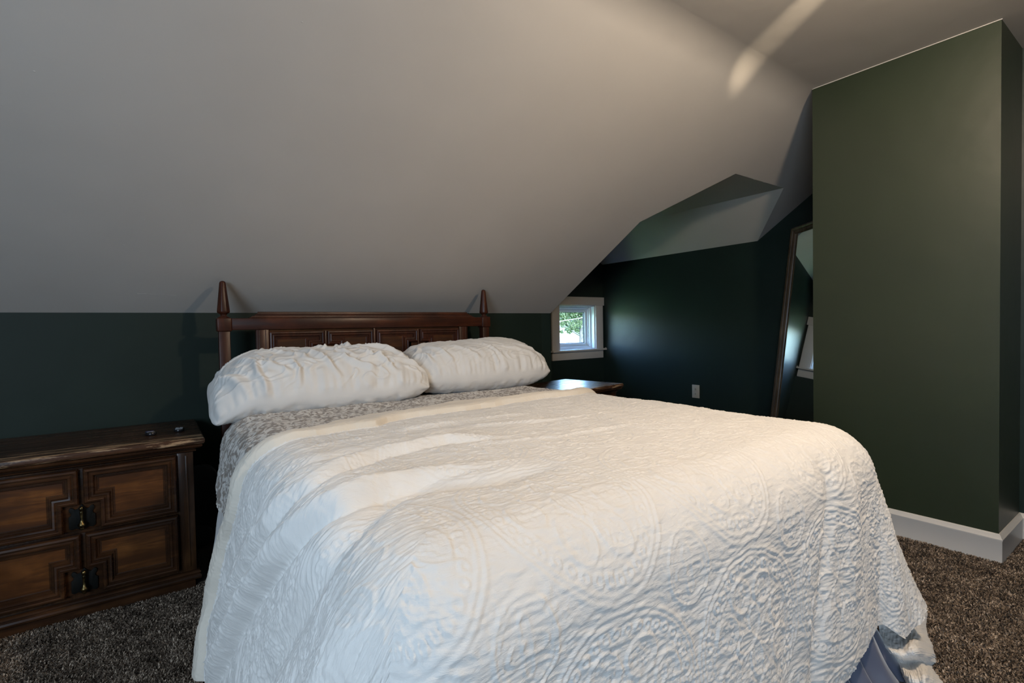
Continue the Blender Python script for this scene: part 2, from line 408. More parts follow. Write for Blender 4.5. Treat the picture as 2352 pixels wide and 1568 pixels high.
seam(-.05, 1.235, .10, 1.230, .003).build('plaster_seam', M_ceil, bpy.data.objects['ceiling_slope'], 40)
# specks in the paint
mb = MB()
for k in range(46):
    x = random.uniform(-.6, 2.4); z = random.uniform(1.2, 2.2); r = random.uniform(.0012, .003); c = Vector(on_slope(x, z, 0))
    vs = [c+Vector((r*math.cos(a)*random.uniform(.7, 1.8), r*math.sin(a)*up_.z, -r*math.sin(a)*up_.y)) for a in [2*math.pi*i/6 for i in range(6)]]+[c-up_*r*.7]
    mb.add(vs, [(i, (i+1) % 6, 6) for i in range(6)])
o = mb.build('paint_speck', M_ceil, bpy.data.objects['ceiling_slope'], True); o['kind'] = 'stuff'
# caulk beads
struct(MB().box(XB-.003, XB, YB0-.003, YB1, HC-.0035, HC), 'trim_1', M_ceil, 'thin caulk line where the green box meets the ceiling')
# baseboards: flat board with a moulded cap
BPR = [(0, 0), (-.014, 0), (-.014, .100), (-.0155, .103), (-.0155, .108), (-.011, .114), (-.0085, .121), (-.005, .126), (-.003, .128), (0, .128)]
def baseboard(name, path, label):
    """path: corners walked with the wall on the left-hand side away from room"""
    P = [Vector(p) for p in path]; mb = MB(); n = len(BPR); rings = []
    for i, p in enumerate(P):
        d0 = (p-P[i-1]).normalized() if i else (P[1]-P[0]).normalized(); d1 = (P[i+1]-p).normalized() if i+1 < len(P) else d0
        n0 = Vector((-d0.y, d0.x)); n1 = Vector((-d1.y, d1.x)); m = n0+n1; m = m/m.length_squared*2
        rings.append([(p.x-m.x*a, p.y-m.y*a, z) for a, z in BPR])
    vs = [v for r in rings for v in r]
    fs = [(i*n+k, i*n+(k+1) % n, (i+1)*n+(k+1) % n, (i+1)*n+k) for i in range(len(P)-1) for k in range(n)]
    fs += [tuple(range(n)), tuple((len(P)-1)*n+k for k in range(n-1, -1, -1))]
    mb.add(vs, fs); return struct(mb, name, M_trim, label, smooth=28)
baseboard('baseboard_chimney', [(XB, YB1), (XB, YB0), (XCL, YB0), (XCL, YR)][::-1], 'white moulded baseboard wrapping the green boxed corner')
baseboard('baseboard_right', [(XR, YB1), (XR, YW)], 'white moulded baseboard below the outlet')
baseboard('baseboard_head', [(XE, YH), (XL, YH)], 'white moulded baseboard behind the headboard')
# ================= WINDOW =================
win = empty('window_1', (0, 0, 0)); win['kind'] = 'structure'; win['label'] = 'small white window in the alcove end wall'
Y0 = YW
MB().box(3.285, WX0, Y0-.019, Y0+.002, .80, WZ1).build('casing', M_trim, win, bevel=.0015)
MB().box(WX1, 4.012, Y0-.019, Y0+.002, .80, WZ1).build('casing', M_trim, win, bevel=.0015)
MB().box(3.270, 4.028, Y0-.024, Y0+.002, WZ1, 1.356).build('head_casing', M_trim, win, bevel=.0015)
MB().box(3.265, 4.031, Y0-.055, Y0+.05, .784, .803).build('sill', M_trim, win, bevel=.003)
MB().box(3.285, 4.012, Y0-.018, Y0+.002, .700, .784).build('apron', M_trim, win, bevel=.0015)
mb = MB(); mb.box(WX0, WX0+.012, Y0-.002, Y0+.15, WZ0, WZ1).box(WX1-.012, WX1, Y0-.002, Y0+.15, WZ0, WZ1).box(WX0, WX1, Y0-.002, Y0+.15, WZ1-.012, WZ1).box(WX0, WX1, Y0, Y0+.15, WZ0-.002, WZ0+.006)
mb.build('jamb', M_vinyl, win)
def ring(mb, x0, x1, z0, z1, w, ya, yb):
    mb.box(x0, x0+w, ya, yb, z0, z1).box(x1-w, x1, ya, yb, z0, z1).box(x0+w, x1-w, ya, yb, z1-w, z1).box(x0+w, x1-w, ya, yb, z0, z0+w)
mb = MB(); ring(mb, WX0+.012, WX1-.012, WZ0+.006, WZ1-.012, .018, Y0+.045, Y0+.14); ring(mb, WX0+.03, WX1-.03, WZ0+.024, WZ1-.03, .010, Y0+.062, Y0+.14)
mb.build('frame', M_vinyl, win, bevel=.0012)
sash = MB(); ring(sash, WX0+.040, WX1-.040, WZ0+.034, WZ1-.040, .030, Y0+.08, Y0+.115); sash = sash.build('sash', M_vinyl, win, bevel=.003)
g = MB(); ring(g, WX0+.070, WX1-.070, WZ0+.064, WZ1-.070, .005, Y0+.09, Y0+.11); g.build('gasket', mat('black_gasket', (.01, .012, .015), .6), sash)
MB().box(WX0+.072, WX1-.072, Y0+.098, Y0+.102, WZ0+.066, WZ1-.072).build('pane', M_glass, sash)
# small crank latch beside the sill
tag(MB().box(4.018, 4.030, YW-.048, YW-.036, .803, .811).build('latch_pin', M_plastic, bevel=.001, origin=(4.024, YW-.042, .803)), 'tiny pale pin lying at right end of the window sill', 'pin')
# ================= OUTDOORS =================
M_siding = mat('white_siding', (.34, .35, .36), .7); t = NT(M_siding)
M_roofx = mat('grey_shingles', (.045, .045, .052), .9); M_brick = mat('pink_brick', (.085, .062, .057), .9); M_lawn = mat('lawn', (.16, .25, .08), .95)
for mm in (M_roofx, M_brick, M_lawn):
    t = NT(mm); c = tuple(mm.node_tree.nodes['Principled BSDF'].inputs[0].default_value)[:3]
    t.l(t.ramp(t.noise(t.coords(), 2.5, 4), [(.3, tuple(x*.8 for x in c)), (.7, tuple(x*1.15 for x in c))]), t.b.inputs['Base Color'])
M_bark = mat('grey_bark', (.30, .29, .28), .95); t = NT(M_bark)
t.l(t.ramp(t.noise(t.coords('Object', (6, 6, 1)), 3, 5), [(.35, (.025, .0245, .024)), (.65, (.055, .054, .053))]), t.b.inputs['Base Color'])
M_leaf = mat('tree_leaf', (.16, .30, .07), .6); t = NT(M_leaf); oi = t.n('ShaderNodeAttribute'); oi.attribute_name = 'shade'
t.l(t.ramp(oi.outputs['Fac'], [(0, (.014, .028, .010)), (.6, (.035, .060, .022)), (1, (.065, .095, .04))]), t.b.inputs['Base Color'])
t.b.inputs['Transmission Weight'].default_value = 0.0
o = struct(MB().box(-60, 200, 8, 200, -4.2, -4.0), 'ground_lawn', M_lawn, 'lawn outside below the window')
WINDX, WINDY = 3.578/3.895, 1.0
def ray_xz(px, py, Y):
    """where the line of sight through the window meets the plane Y (used only to stand the neighbours' house)"""
    x3 = (px-1176)/CAM_F; y3 = -(py-780.06)/CAM_F
    d = RR*x3+UU*y3+F
    k = Y/d.y; return d.x*k, 1.05+d.z*k
HY = 80.
hx0 = ray_xz(1228, 790, HY)[0]; hx1 = ray_xz(1342, 790, HY)[0]; apx, apz = ray_xz(1294, 750, HY); ez = ray_xz(1340, 778, HY)[1]
house = empty('house', (apx, HY, -4)); tag(house, 'white gabled house seen through the small alcove window', 'house')
def hs(mb, name, m, parent=house, **kw):
    mb.v = [(x-apx, y-HY, z+4) for x, y, z in mb.v]; return mb.build(name, m, parent, **kw)
hxm = 2*apx-hx1
hs(MB().prism([(hxm, -4), (hx1, -4), (hx1, ez), (apx, apz), (hxm, ez)], HY, HY+9, 1), 'wall', M_siding)
sl = (apz-ez)/(hx1-apx)
hs(MB().prism([(hxm-.4, ez-.4*sl), (apx, apz), (hx1+.4, ez-.4*sl), (hx1+.4, ez-.4*sl+.22), (apx, apz+.22), (hxm-.4, ez-.4*sl+.22)], HY-.4, HY+9.4, 1), 'roof', M_roofx)
def rect(px0, py0, px1, py1):
    x0, z1 = ray_xz(px0, py0, HY); x1, z0 = ray_xz(px1, py1, HY); return x0, x1, z0, z1
x0, x1, z0, z1 = rect(1298, 781, 1308, 796)
w = MB(); ring(w, x0-.15, x1+.15, z0-.1, z1+.15, .18, HY-.12, HY+.02); w = hs(w, 'window', M_vinyl)
q = MB().box(x0, x1, HY-.05, HY, z0, z1); hs(q, 'pane', mat('far_pane', (.10, .12, .125), .3), w)
x0, x1, z0, z1 = rect(1292, 754, 1297, 761); hs(MB().box(x0, x1, HY-.1, HY, z0, z1), 'gable_vent', mat('vent_grey', (.11, .12, .125), .6))
x0, x1, z0, z1 = rect(1298, 738, 1310, 760); hs(MB().box(x0, x1, HY+3, HY+4.2, z0-3, z1+.3), 'chimney', M_brick)
x0, x1, z0, z1 = rect(1301, 724, 1312, 738); hs(MB().box(x0, x1, HY+3, HY+4.2, z0+.25, z1), 'chimney_cap', mat('slate_cap', (.04, .038, .05), .8))
# tree
TY = 44.
tx = ray_xz(1334, 760, TY)[0]; tree = empty('tree', (tx, TY, -4)); tag(tree, 'leafy green tree with grey trunk outside the alcove window', 'tree')
tr = MB().tube([(0, 0, -.1), (0, 0, 3), (.05, 0, 6.2), (.2, .3, 9)], [.30, .20, .19, .12], 12)
tr.tube([(0, 0, 6.0), (-.8, 0, 7.2), (-2.0, .3, 8.2)], [.12, .09, .04], 7); tr.tube([(.05, 0, 6.2), (1.0, .2, 7.4), (2.2, 0, 8.4)], [.11, .08, .04], 7)
tr.build('trunk', M_bark, tree, True)
rng = np.random.default_rng(7); LV = []; SH = []
blobs = []
for (px, py, r) in [(1292, 710, .9), (1310, 706, .9), (1328, 706, 1.0), (1345, 712, 1.0), (1290, 728, .62), (1326, 726, .75), (1338, 722, .8), (1318, 752, .48), (1308, 757, .36), (1300, 735, .3),
                    (1328, 744, .5), (1288, 745, .36), (1286, 762, .26), (1346, 735, .7), (1302, 716, .8), (1318, 716, .8), (1316, 762, .3), (1330, 757, .34), (1336, 785, .10), (1305, 704, 1.1), (1330, 690, 1.6), (1290, 690, 1.5), (1365, 700, 1.8), (1260, 705, 1.6)]:
    x, z = ray_xz(px, py, TY); blobs.append((x-tx, rng.uniform(-.6, .6), z+4, r))
for bx, by, bz, r in blobs:
    n = int(760*r*r)+60
    d = rng.normal(size=(n, 3)); d /= np.linalg.norm(d, axis=1)[:, None]; c = d*r*rng.uniform(.35, 1.05, (n, 1))+np.array([bx, by, bz])
    for k in range(n):
        a = rng.normal(size=3); a /= np.linalg.norm(a); b = np.cross(a, rng.normal(size=3)); b /= np.linalg.norm(b); sz = rng.uniform(.07, .14)
        LV += [c[k]+a*sz, c[k]+b*sz*.55, c[k]-a*sz, c[k]-b*sz*.55]; SH.append(rng.uniform())
me = bpy.data.meshes.new('foliage'); me.from_pydata([tuple(v) for v in LV], [], [(4*i, 4*i+1, 4*i+2, 4*i+3) for i in range(len(LV)//4)])
at_ = me.attributes.new('shade', 'FLOAT', 'FACE'); at_.data.foreach_set('value', np.array(SH, dtype=np.float32))
o = link('foliage', me, M_leaf, tree); o['kind'] = 'stuff'
TY2 = 96.
tx2 = ray_xz(1290, 760, TY2)[0]; tree2 = empty('tree', (tx2, TY2, -4)); tag(tree2, 'broad dense green tree rising behind the white gabled house', 'tree')
MB().tube([(0, 0, -.1), (0, 0, 4), (.3, 0, 9), (.2, .3, 14)], [.6, .45, .40, .25], 12).build('trunk', M_bark, tree2, True)
LV = []; SH = []
for px in range(1255, 1385, 9):
    for py in range(672, 764, 9):
        x, z = ray_xz(px+rng.uniform(-3, 3), py, TY2); n = 60
        c = np.stack([rng.normal(x-tx2, .6, n), rng.normal(0, 1.3, n), rng.normal(z+4, .6, n)], 1); s0 = rng.uniform(0, .6)
        for k in range(n):
            a = rng.normal(size=3); a /= np.linalg.norm(a); b = np.cross(a, rng.normal(size=3)); b /= np.linalg.norm(b); sz = rng.uniform(.18, .38)
            LV += [c[k]+a*sz, c[k]+b*sz*.7, c[k]-a*sz, c[k]-b*sz*.7]; SH.append(s0+rng.uniform(0, .4))
me = bpy.data.meshes.new('foliage'); me.from_pydata([tuple(v) for v in LV], [], [(4*i, 4*i+1, 4*i+2, 4*i+3) for i in range(len(LV)//4)])
at_ = me.attributes.new('shade', 'FLOAT', 'FACE'); at_.data.foreach_set('value', np.array(SH, dtype=np.float32))
o = link('foliage', me, M_leaf, tree2); o['kind'] = 'stuff'
WY = 20.; xa, za = ray_xz(1270, 740.5, WY); xb, zb = ray_xz(1350, 727.5, WY)
kx = (zb-za)/(xb-xa)
tag(MB().tube([(xa-6, WY, za-6*kx), (xa, WY, za), (xb, WY, zb), (xb+6, WY, zb+6*kx)], .018, 6).build('power_line', mat('pale_cable', (.16, .165, .17), .6), None, True), 'pale overhead cable crossing in front of the tree outside', 'cable')
# ================= FURNITURE WITH STEPPED MOULDINGS =================
MPROF = [(0, 0), (0, .010), (.003, .0145), (.009, .0165), (.0125, .0145), (.0135, .0105), (.016, .0105), (.020, .0125), (.025, .0115), (.0275, .008), (.0285, .0045), (.033, .0045), (.0345, .002), (.0375, .002), (.040, .0008)]
def moulded_panel(poly, y, mold_mat, panel_mat, parent, scale=1., hs_=1., names=('moulding', 'panel')):
    """poly CCW in (x, z) seen from the front; y = front plane; profile stands out towards -y"""
    n = len(poly); vs = []
    for d, hgt in MPROF:
        for p in inset_poly(poly, d*scale): vs.append((p[0], y-hgt*scale*hs_, p[1]))
    k = len(MPROF); fs = [(i*n+j, i*n+(j+1) % n, (i+1)*n+(j+1) % n, (i+1)*n+j) for i in range(k-1) for j in range(n)]
    mo = MB().add(vs, fs).build(names[0], mold_mat, parent, 24, recalc=False)
    q = inset_poly(poly, MPROF[-1][0]*scale-.001)
    MB().prism([(p[0], p[1]) for p in q], y-.0012*scale, y+.004, 1).build(names[1], panel_mat, parent)
    return mo
def nightstand():
    ns = empty('nightstand', (-.229, 2.66, 0))
    # local frame: x centred, y 0 = centre, front at -.24
    W2, FY, BY = .35, -.24, .25
    mb = MB(); mb.box(-W2, W2, FY+.004, BY, .081, .584)
    mb.build('body', M_nwv, ns)
    for s_ in (-1, 1):
        a_, b_ = sorted((s_*.295, s_*W2)); MB().box(a_, b_, FY-.003, FY+.02, .081, .570).build('stile', M_nwv, ns, bevel=.002)
        a_, b_ = sorted((s_*.322, s_*.330)); MB().box(a_, b_, FY-.007, FY, .10, .555).build('reeding', M_nwv, ns, bevel=.002)
    # plinth with a rounded moulding
    MB().box(-W2+.006, W2-.006, FY+.006, BY, 0, .05).build('plinth', M_nw, ns)
    def slab(name, prof, m, side=1):
        """prof: (out, z) ; swept round front and both sides"""
        mb = MB(); vs = []; n = len(prof)
        for (cx, cy) in ((-1, 1), (-1, 0), (1, 0), (1, 1)):
            for o_, z in prof: vs.append((cx*(W2+o_), (FY-o_) if cy == 0 else BY, z))
        fs = [(i*n+k, i*n+k+1, (i+1)*n+k+1, (i+1)*n+k) for i in range(3) for k in range(n-1)]
        fs += [tuple(i*n+n-1 for i in range(4)), tuple(i*n for i in range(3, -1, -1)), tuple(range(n)), tuple(3*n+k for k in range(n-1, -1, -1))]
        fs += [(0, 3*n, 3*n+n-1, n-1)]
        mb.add(vs, fs[:-1]); return mb.build(name, m, ns, 30)
    slab('base_moulding', [(-.004, .040), (.006, .042), (.013, .047), (.016, .054), (.014, .061), (.010, .064), (.010, .067), (.013, .071), (.012, .077), (.006, .081), (-.004, .082)], M_nw)
    slab('cornice', [(-.004, .566), (.004, .567), (.010, .571), (.011, .575), (.006, .578), (.006, .580), (.020, .583), (.026, .586), (.031, .591), (.032, .596), (.029, .599), (-.004, .600)], M_nw)
    slab('top', [(-.004, .5995), (.030, .6), (.037, .603), (.040, .608), (.040, .619), (.038, .624), (.033, .627), (-.004, .6275)], M_nt)
    for z0, z1 in ((.334, .561), (.098, .322)):
        dr = empty('drawer', (0, 0, 0)); dr.parent = ns
        y = FY
        MB().box(-.291, .291, y-.004, y+.02, z0, z1).build('front', M_nw, dr, bevel=.002)
        zm = z0+(z1-z0)*.43
        R_ = [(.007, z1), (.007, zm), (.052, zm), (.052, z0), (.291, z0), (.291, z1)]
        moulded_panel(R_, y-.004, M_nw, M_np, dr, 1.12, 1.35)
        L_ = [(-x, z) for x, z in R_][::-1]
        moulded_panel(L_, y-.004, M_nw, M_np, dr, 1.12, 1.35)
        # ornamental back plate
        half = [(0, .094), (.006, .086), (.012, .078), (.020, .077), (.024, .083), (.031, .086), (.036, .080), (.035, .071), (.030, .064), (.031, .056), (.037, .052), (.037, .010), (.030, .004), (.018, .008), (.008, .002), (0, .006)]
        pl = [(-x, z) for x, z in half[::-1]][1:-1]
        poly = [(x, z0+z) for x, z in half]+[(x, z0+z) for x, z in pl]
        poly = [(x, z) for x, z in ([(p[0], p[1]) for p in half]+[(-p[0], p[1]) for p in half[-2:0:-1]])]
        MB().prism([(x*1.02, z0+.002+z) for x, z in poly], y-.010, y-.0035, 1).build('back_plate', M_plate, dr, bevel=.0012)
        pr = [(.0015, 0), (.006, .002), (.008, .006), (.006, .010), (.010, .013), (.0125, .018), (.011, .023), (.0065, .028), (.0048, .036), (.0042, .050), (.0055, .062), (.0062, .066), (.004, .069), (.0065, .073), (.0078, .078), (.0065, .084), (.0015, .087)]
        h = MB().lathe(pr, (0, y-.026, z0+.006), 20); h.tube([(0, y-.008, z0+.080), (0, y-.026, z0+.083)], .0035, 10)
        h.build('pull', M_brass, dr, True)
    return ns
ns1 = nightstand()
tag(ns1, 'dark carved wooden two-drawer nightstand with scratched top, left of the bed', 'nightstand', 'carved nightstands beside the bed')
ns2 = copy_tree(ns1); ns2.location = (2.345, 2.695, 0); ns2.rotation_euler = (0, 0, R(10))
tag(ns2, 'dark wooden nightstand beyond the bed under the small window, only its corner showing', 'nightstand')
# ---------- bed: headboard, posts, rails ----------
bed = empty('bed', (1.008, 2.70, 0)); tag(bed, 'dark red-brown wooden bed with panelled headboard and two pointed posts', 'bed')
def B(mb): mb.v = [(x-1.008, y-2.70, z) for x, y, z in mb.v]; return mb
HYF = 2.700     # front plane of the posts
HRT, HRB = 1.117, 1.0605
for sx, xc in ((-1, .277), (1, 1.738)):
    mb = MB(); yc = HYF+.028
    # the post narrows a little, with a square cap block
    mb.add([(xc+a*.0235, yc+b*.0235, z) for z in (0, HRB-.004) for a, b in ((-1, -1), (1, -1), (1, 1), (-1, 1))], [(0, 3, 2, 1), (4, 5, 6, 7), (0, 1, 5, 4), (1, 2, 6, 5), (2, 3, 7, 6), (3, 0, 4, 7)])
    B(mb).build('post', M_hwv, bed, bevel=.003)
    B(MB().box(xc-.031, xc+.031, yc-.031, yc+.031, HRB-.006, HRT+.003)).build('post_block', M_hwv, bed, bevel=.006, seg=3)
    pr = [(.024, 1.120), (.024, 1.124), (.015, 1.128), (.013, 1.133), (.018, 1.139), (.0275, 1.144), (.0285, 1.150), (.0285, 1.153), (.0145, 1.283), (.012, 1.290), (.006, 1.2935), (.001, 1.2945)]
    mb = MB().lathe(pr, (0, 0, 0), 8); a0 = R(22.5)
    mb.v = [(x*math.cos(a0)-y*math.sin(a0)+xc, x*math.sin(a0)+y*math.cos(a0)+yc, z) for x, y, z in mb.v]
    B(mb).build('finial', M_hwv, bed, bevel=.0012, seg=1)
B(MB().box(.300, 1.715, HYF+.004, HYF+.050, HRB, HRT)).build('top_rail', M_hw, bed, bevel=.004)
# cornice: stepped moulding with sloped ends
def cornice(x0, x1, steps, name, m):
    vs = []; n = len(steps)
    for o_, z in steps: vs += [(x0+o_, HYF+.012+o_*.5, z), (x1-o_, HYF+.012+o_*.5, z), (x1-o_, HYF+.046-o_*.2, z), (x0+o_, HYF+.046-o_*.2, z)]
    fs = [(i*4+k, i*4+(k+1) % 4, i*4+4+(k+1) % 4, i*4+4+k) for i in range(n-1) for k in range(4)]+[(3, 2, 1, 0), tuple(4*(n-1)+k for k in range(4))]
    return B(MB().add(vs, fs)).build(name, m, bed)
cornice(.385, 1.655, [(0, 1.115), (0, 1.120), (.010, 1.123), (.013, 1.1285), (.024, 1.130), (.024, 1.134), (.030, 1.1355), (.030, 1.139), (.037, 1.140), (.040, 1.1465), (.040, 1.1495)], 'cornice', M_hw)
B(MB().box(.415, 1.601, HYF+.022, HYF+.044, .30, HRB)).build('back_panel', M_hp, bed)
for x0, x1 in ((.412, .468), (1.545, 1.603)):
    B(MB().box(x0, x1, HYF+.010, HYF+.046, .30, HRB)).build('stile', M_hwv, bed, bevel=.0015)
    for xx in (x0+.012, x1-.016): B(MB().box(xx, xx+.004, HYF+.007, HYF+.012, .30, HRB-.002)).build('reeding', M_hwv, bed, bevel=.0015)
B(MB().box(1.006-.006, 1.006+.006, HYF+.012, HYF+.024, .6, HRB)).build('divider', M_hwv, bed, bevel=.001)
PX = [(.470, .735), (.749, .998), (1.016, 1.266), (1.279, 1.543)]
for i, (x0, x1) in enumerate(PX):
    z1, z0 = 1.050, .640; nz1, nz0, nw = .975, .715, .055
    if i % 2 == 0: poly = [(x0, z1), (x0, z0), (x1, z0), (x1, nz0), (x1-nw, nz0), (x1-nw, nz1), (x1, nz1), (x1, z1)]
    else: poly = [(x0, z1), (x0, nz1), (x0+nw, nz1), (x0+nw, nz0), (x0, nz0), (x0, z0), (x1, z0), (x1, z1)]
    poly = [(a-1.008, b) for a, b in poly]
    moulded_panel(poly, HYF+.022-2.70, M_hwv, M_hp, bed, 1.0)
for x in (.742, 1.272):
    B(MB().box(x-.005, x+.005, HYF+.016, HYF+.024, .64, 1.05)).build('bead', M_hwv, bed, bevel=.001)
B(MB().box(.30, .325, .72, HYF+.02, .20, .32)).build('side_rail', M_hw, bed, bevel=.003)
B(MB().box(1.69, 1.715, .72, HYF+.02, .20, .32)).build('side_rail', M_hw, bed, bevel=.003)
for x in (.31, 1.705):
    for y in (.76,): B(MB().box(x-.025, x+.025, y-.025, y+.025, 0, .2)).build('leg', M_hwv, bed, bevel=.003)
# mattress and box spring
def softbox(name, x0, x1, y0, y1, z0, z1, r, m, label, cat):
    o = MB().box(x0, x1, y0, y1, z0, z1).build(name, m, None, bevel=r, seg=5, origin=((x0+x1)/2, (y0+y1)/2, z0)); tag(o, label, cat); return o
softbox('box_spring', .31, 1.705, .74, 2.66, .322, .46, .02, M_sheet, 'box spring hidden under the mattress', 'box spring')
softbox('mattress', .30, 1.72, .735, 2.675, .461, .672, .045, M_sheet, 'white mattress end below the left pillow', 'mattress')
# ================= QUILT =================
cx0, cx1, cy0 = BX0+CR, BX1-CR, BY0+CR
PITCH = .392
def relief(s, t):
    """stitched medallions, beads, rosettes and vermicelli, metres of height"""
    ws = s+.010*noise(s*5, t*5, 3)+.004*noise(s*17, t*17, 4); wt = t+.010*noise(s*5, t*5, 5)+.004*noise(s*17, t*17, 6)
    u = (ws-1.012)/PITCH; v = (wt-.735)/PITCH
    cu = np.round(u); cv = np.round(v); a = (u-cu)*PITCH; b = (v-cv)*PITCH
    r = np.hypot(a, b); th = np.arctan2(b, a)
    g = lambda d, w: np.exp(-(d/w)**2)
    H = 1.0*g(r-.190, .0042)+1.0*g(r-.178, .0042)+.55*g(r-.1435, .0035)
    # ring of beads
    nb = 40; bth = (th*nb/(2*np.pi)) % 1-.5; bd = np.hypot(bth*2*np.pi*.161/nb, r-.161); H += .95*g(bd-.0072, .0028)
    # ring of eight rosettes
    k = 8; q = (th*k/(2*np.pi)) % 1-.5; ang = q*2*np.pi/k; rx = r*np.cos(ang)-.109; ry = r*np.sin(ang); rr = np.hypot(rx, ry); rt = np.arctan2(ry, rx)
    H += 1.0*g(rr-.034, .0035)+.6*g(rr-.027, .003)+.7*g(rr-(.0125+.006*np.cos(rt*8)), .0028)*(rr < .03)
    # four petals and their veins
    q = ((th-np.pi/4)*4/(2*np.pi)) % 1-.5; ang = q*2*np.pi/4; px = r*np.cos(ang); py = r*np.sin(ang); L = .074
    wd = .021*np.sin(np.clip(px/L, 0, 1)*np.pi)**.8
    ins = (px > 0) & (px < L)
    H += ins*(1.0*g(np.abs(py)-wd, .0032)+.6*g(np.abs(py)-wd*.5, .0025)+.7*g(py, .002))
    H += .55*(r < .078)*g(((th*24/(2*np.pi)) % 1-.5)*r*2*np.pi/24, .0022)*(np.abs(py) > wd)
    # corner motif between medallions
    a2 = (u-np.floor(u)-.5)*PITCH; b2 = (v-np.floor(v)-.5)*PITCH; r2 = np.hypot(a2, b2); th2 = np.arctan2(b2, a2)
    m2 = (r > .198)
    H += m2*(1.0*g(r2-.058, .0036)+.6*g(r2-.049, .003)+.8*g(r2-(.026+.012*np.cos(4*th2)), .0032)+.8*g(r2-.010, .003))
    # vermicelli filling
    n1 = noise(ws*26+3*noise(ws*9, wt*9, 11), wt*40, 12); ver = 1-np.abs(np.sin(n1*6.2))
    H += .62*ver**2*np.where(m2 | ((r > .05) & (r < .172)), 1, .35)
    # gathers running across the bed
    n2 = noise(s*16, t*92+2.2*noise(s*7, t*7, 21), 22)
    H += .60*n2+.55*noise(s*34, t*210+2.5*noise(s*9, t*9, 23), 24)
    return H
def ridge(s, t, P, amp, w, sharp=0., fade=.18):
    d, p = polydist(s, t, P); f = sstep(0, fade, p)*sstep(0, min(fade, .2), 1-p)
    prof = np.exp(-(d/w)**2)
    if sharp: prof = prof*np.where(d > 0, 1, 1)-sharp*np.exp(-((d-w*1.35)/(w*.45))**2)
    return amp*f*prof
TS = [-.60, -.43, -.343, -.18, 0, .10, .17, .23, .30, .40, .53, .66, .80, .95, 1.08, 1.2, 1.34, 1.50, 1.62, 1.72, 1.85, 2.4]
TV = [1.80, 1.81, 1.83, 1.84, 1.81, 1.77, 1.74, 1.725, 1.71, 1.73, 1.81, 1.87, 1.875, 1.90, 1.945, 1.92, 1.875, 1.83, 1.82, 1.84, 1.86, 1.86]
WS = [-.6, -.2, 0, .15, .3, .45, .6, .8, 1.0, 1.15, 1.35, 1.6, 1.8, 2.4]; WV = [.07, .07, .09, .11, .12, .16, .20, .17, .21, .20, .13, .09, .08, .08]
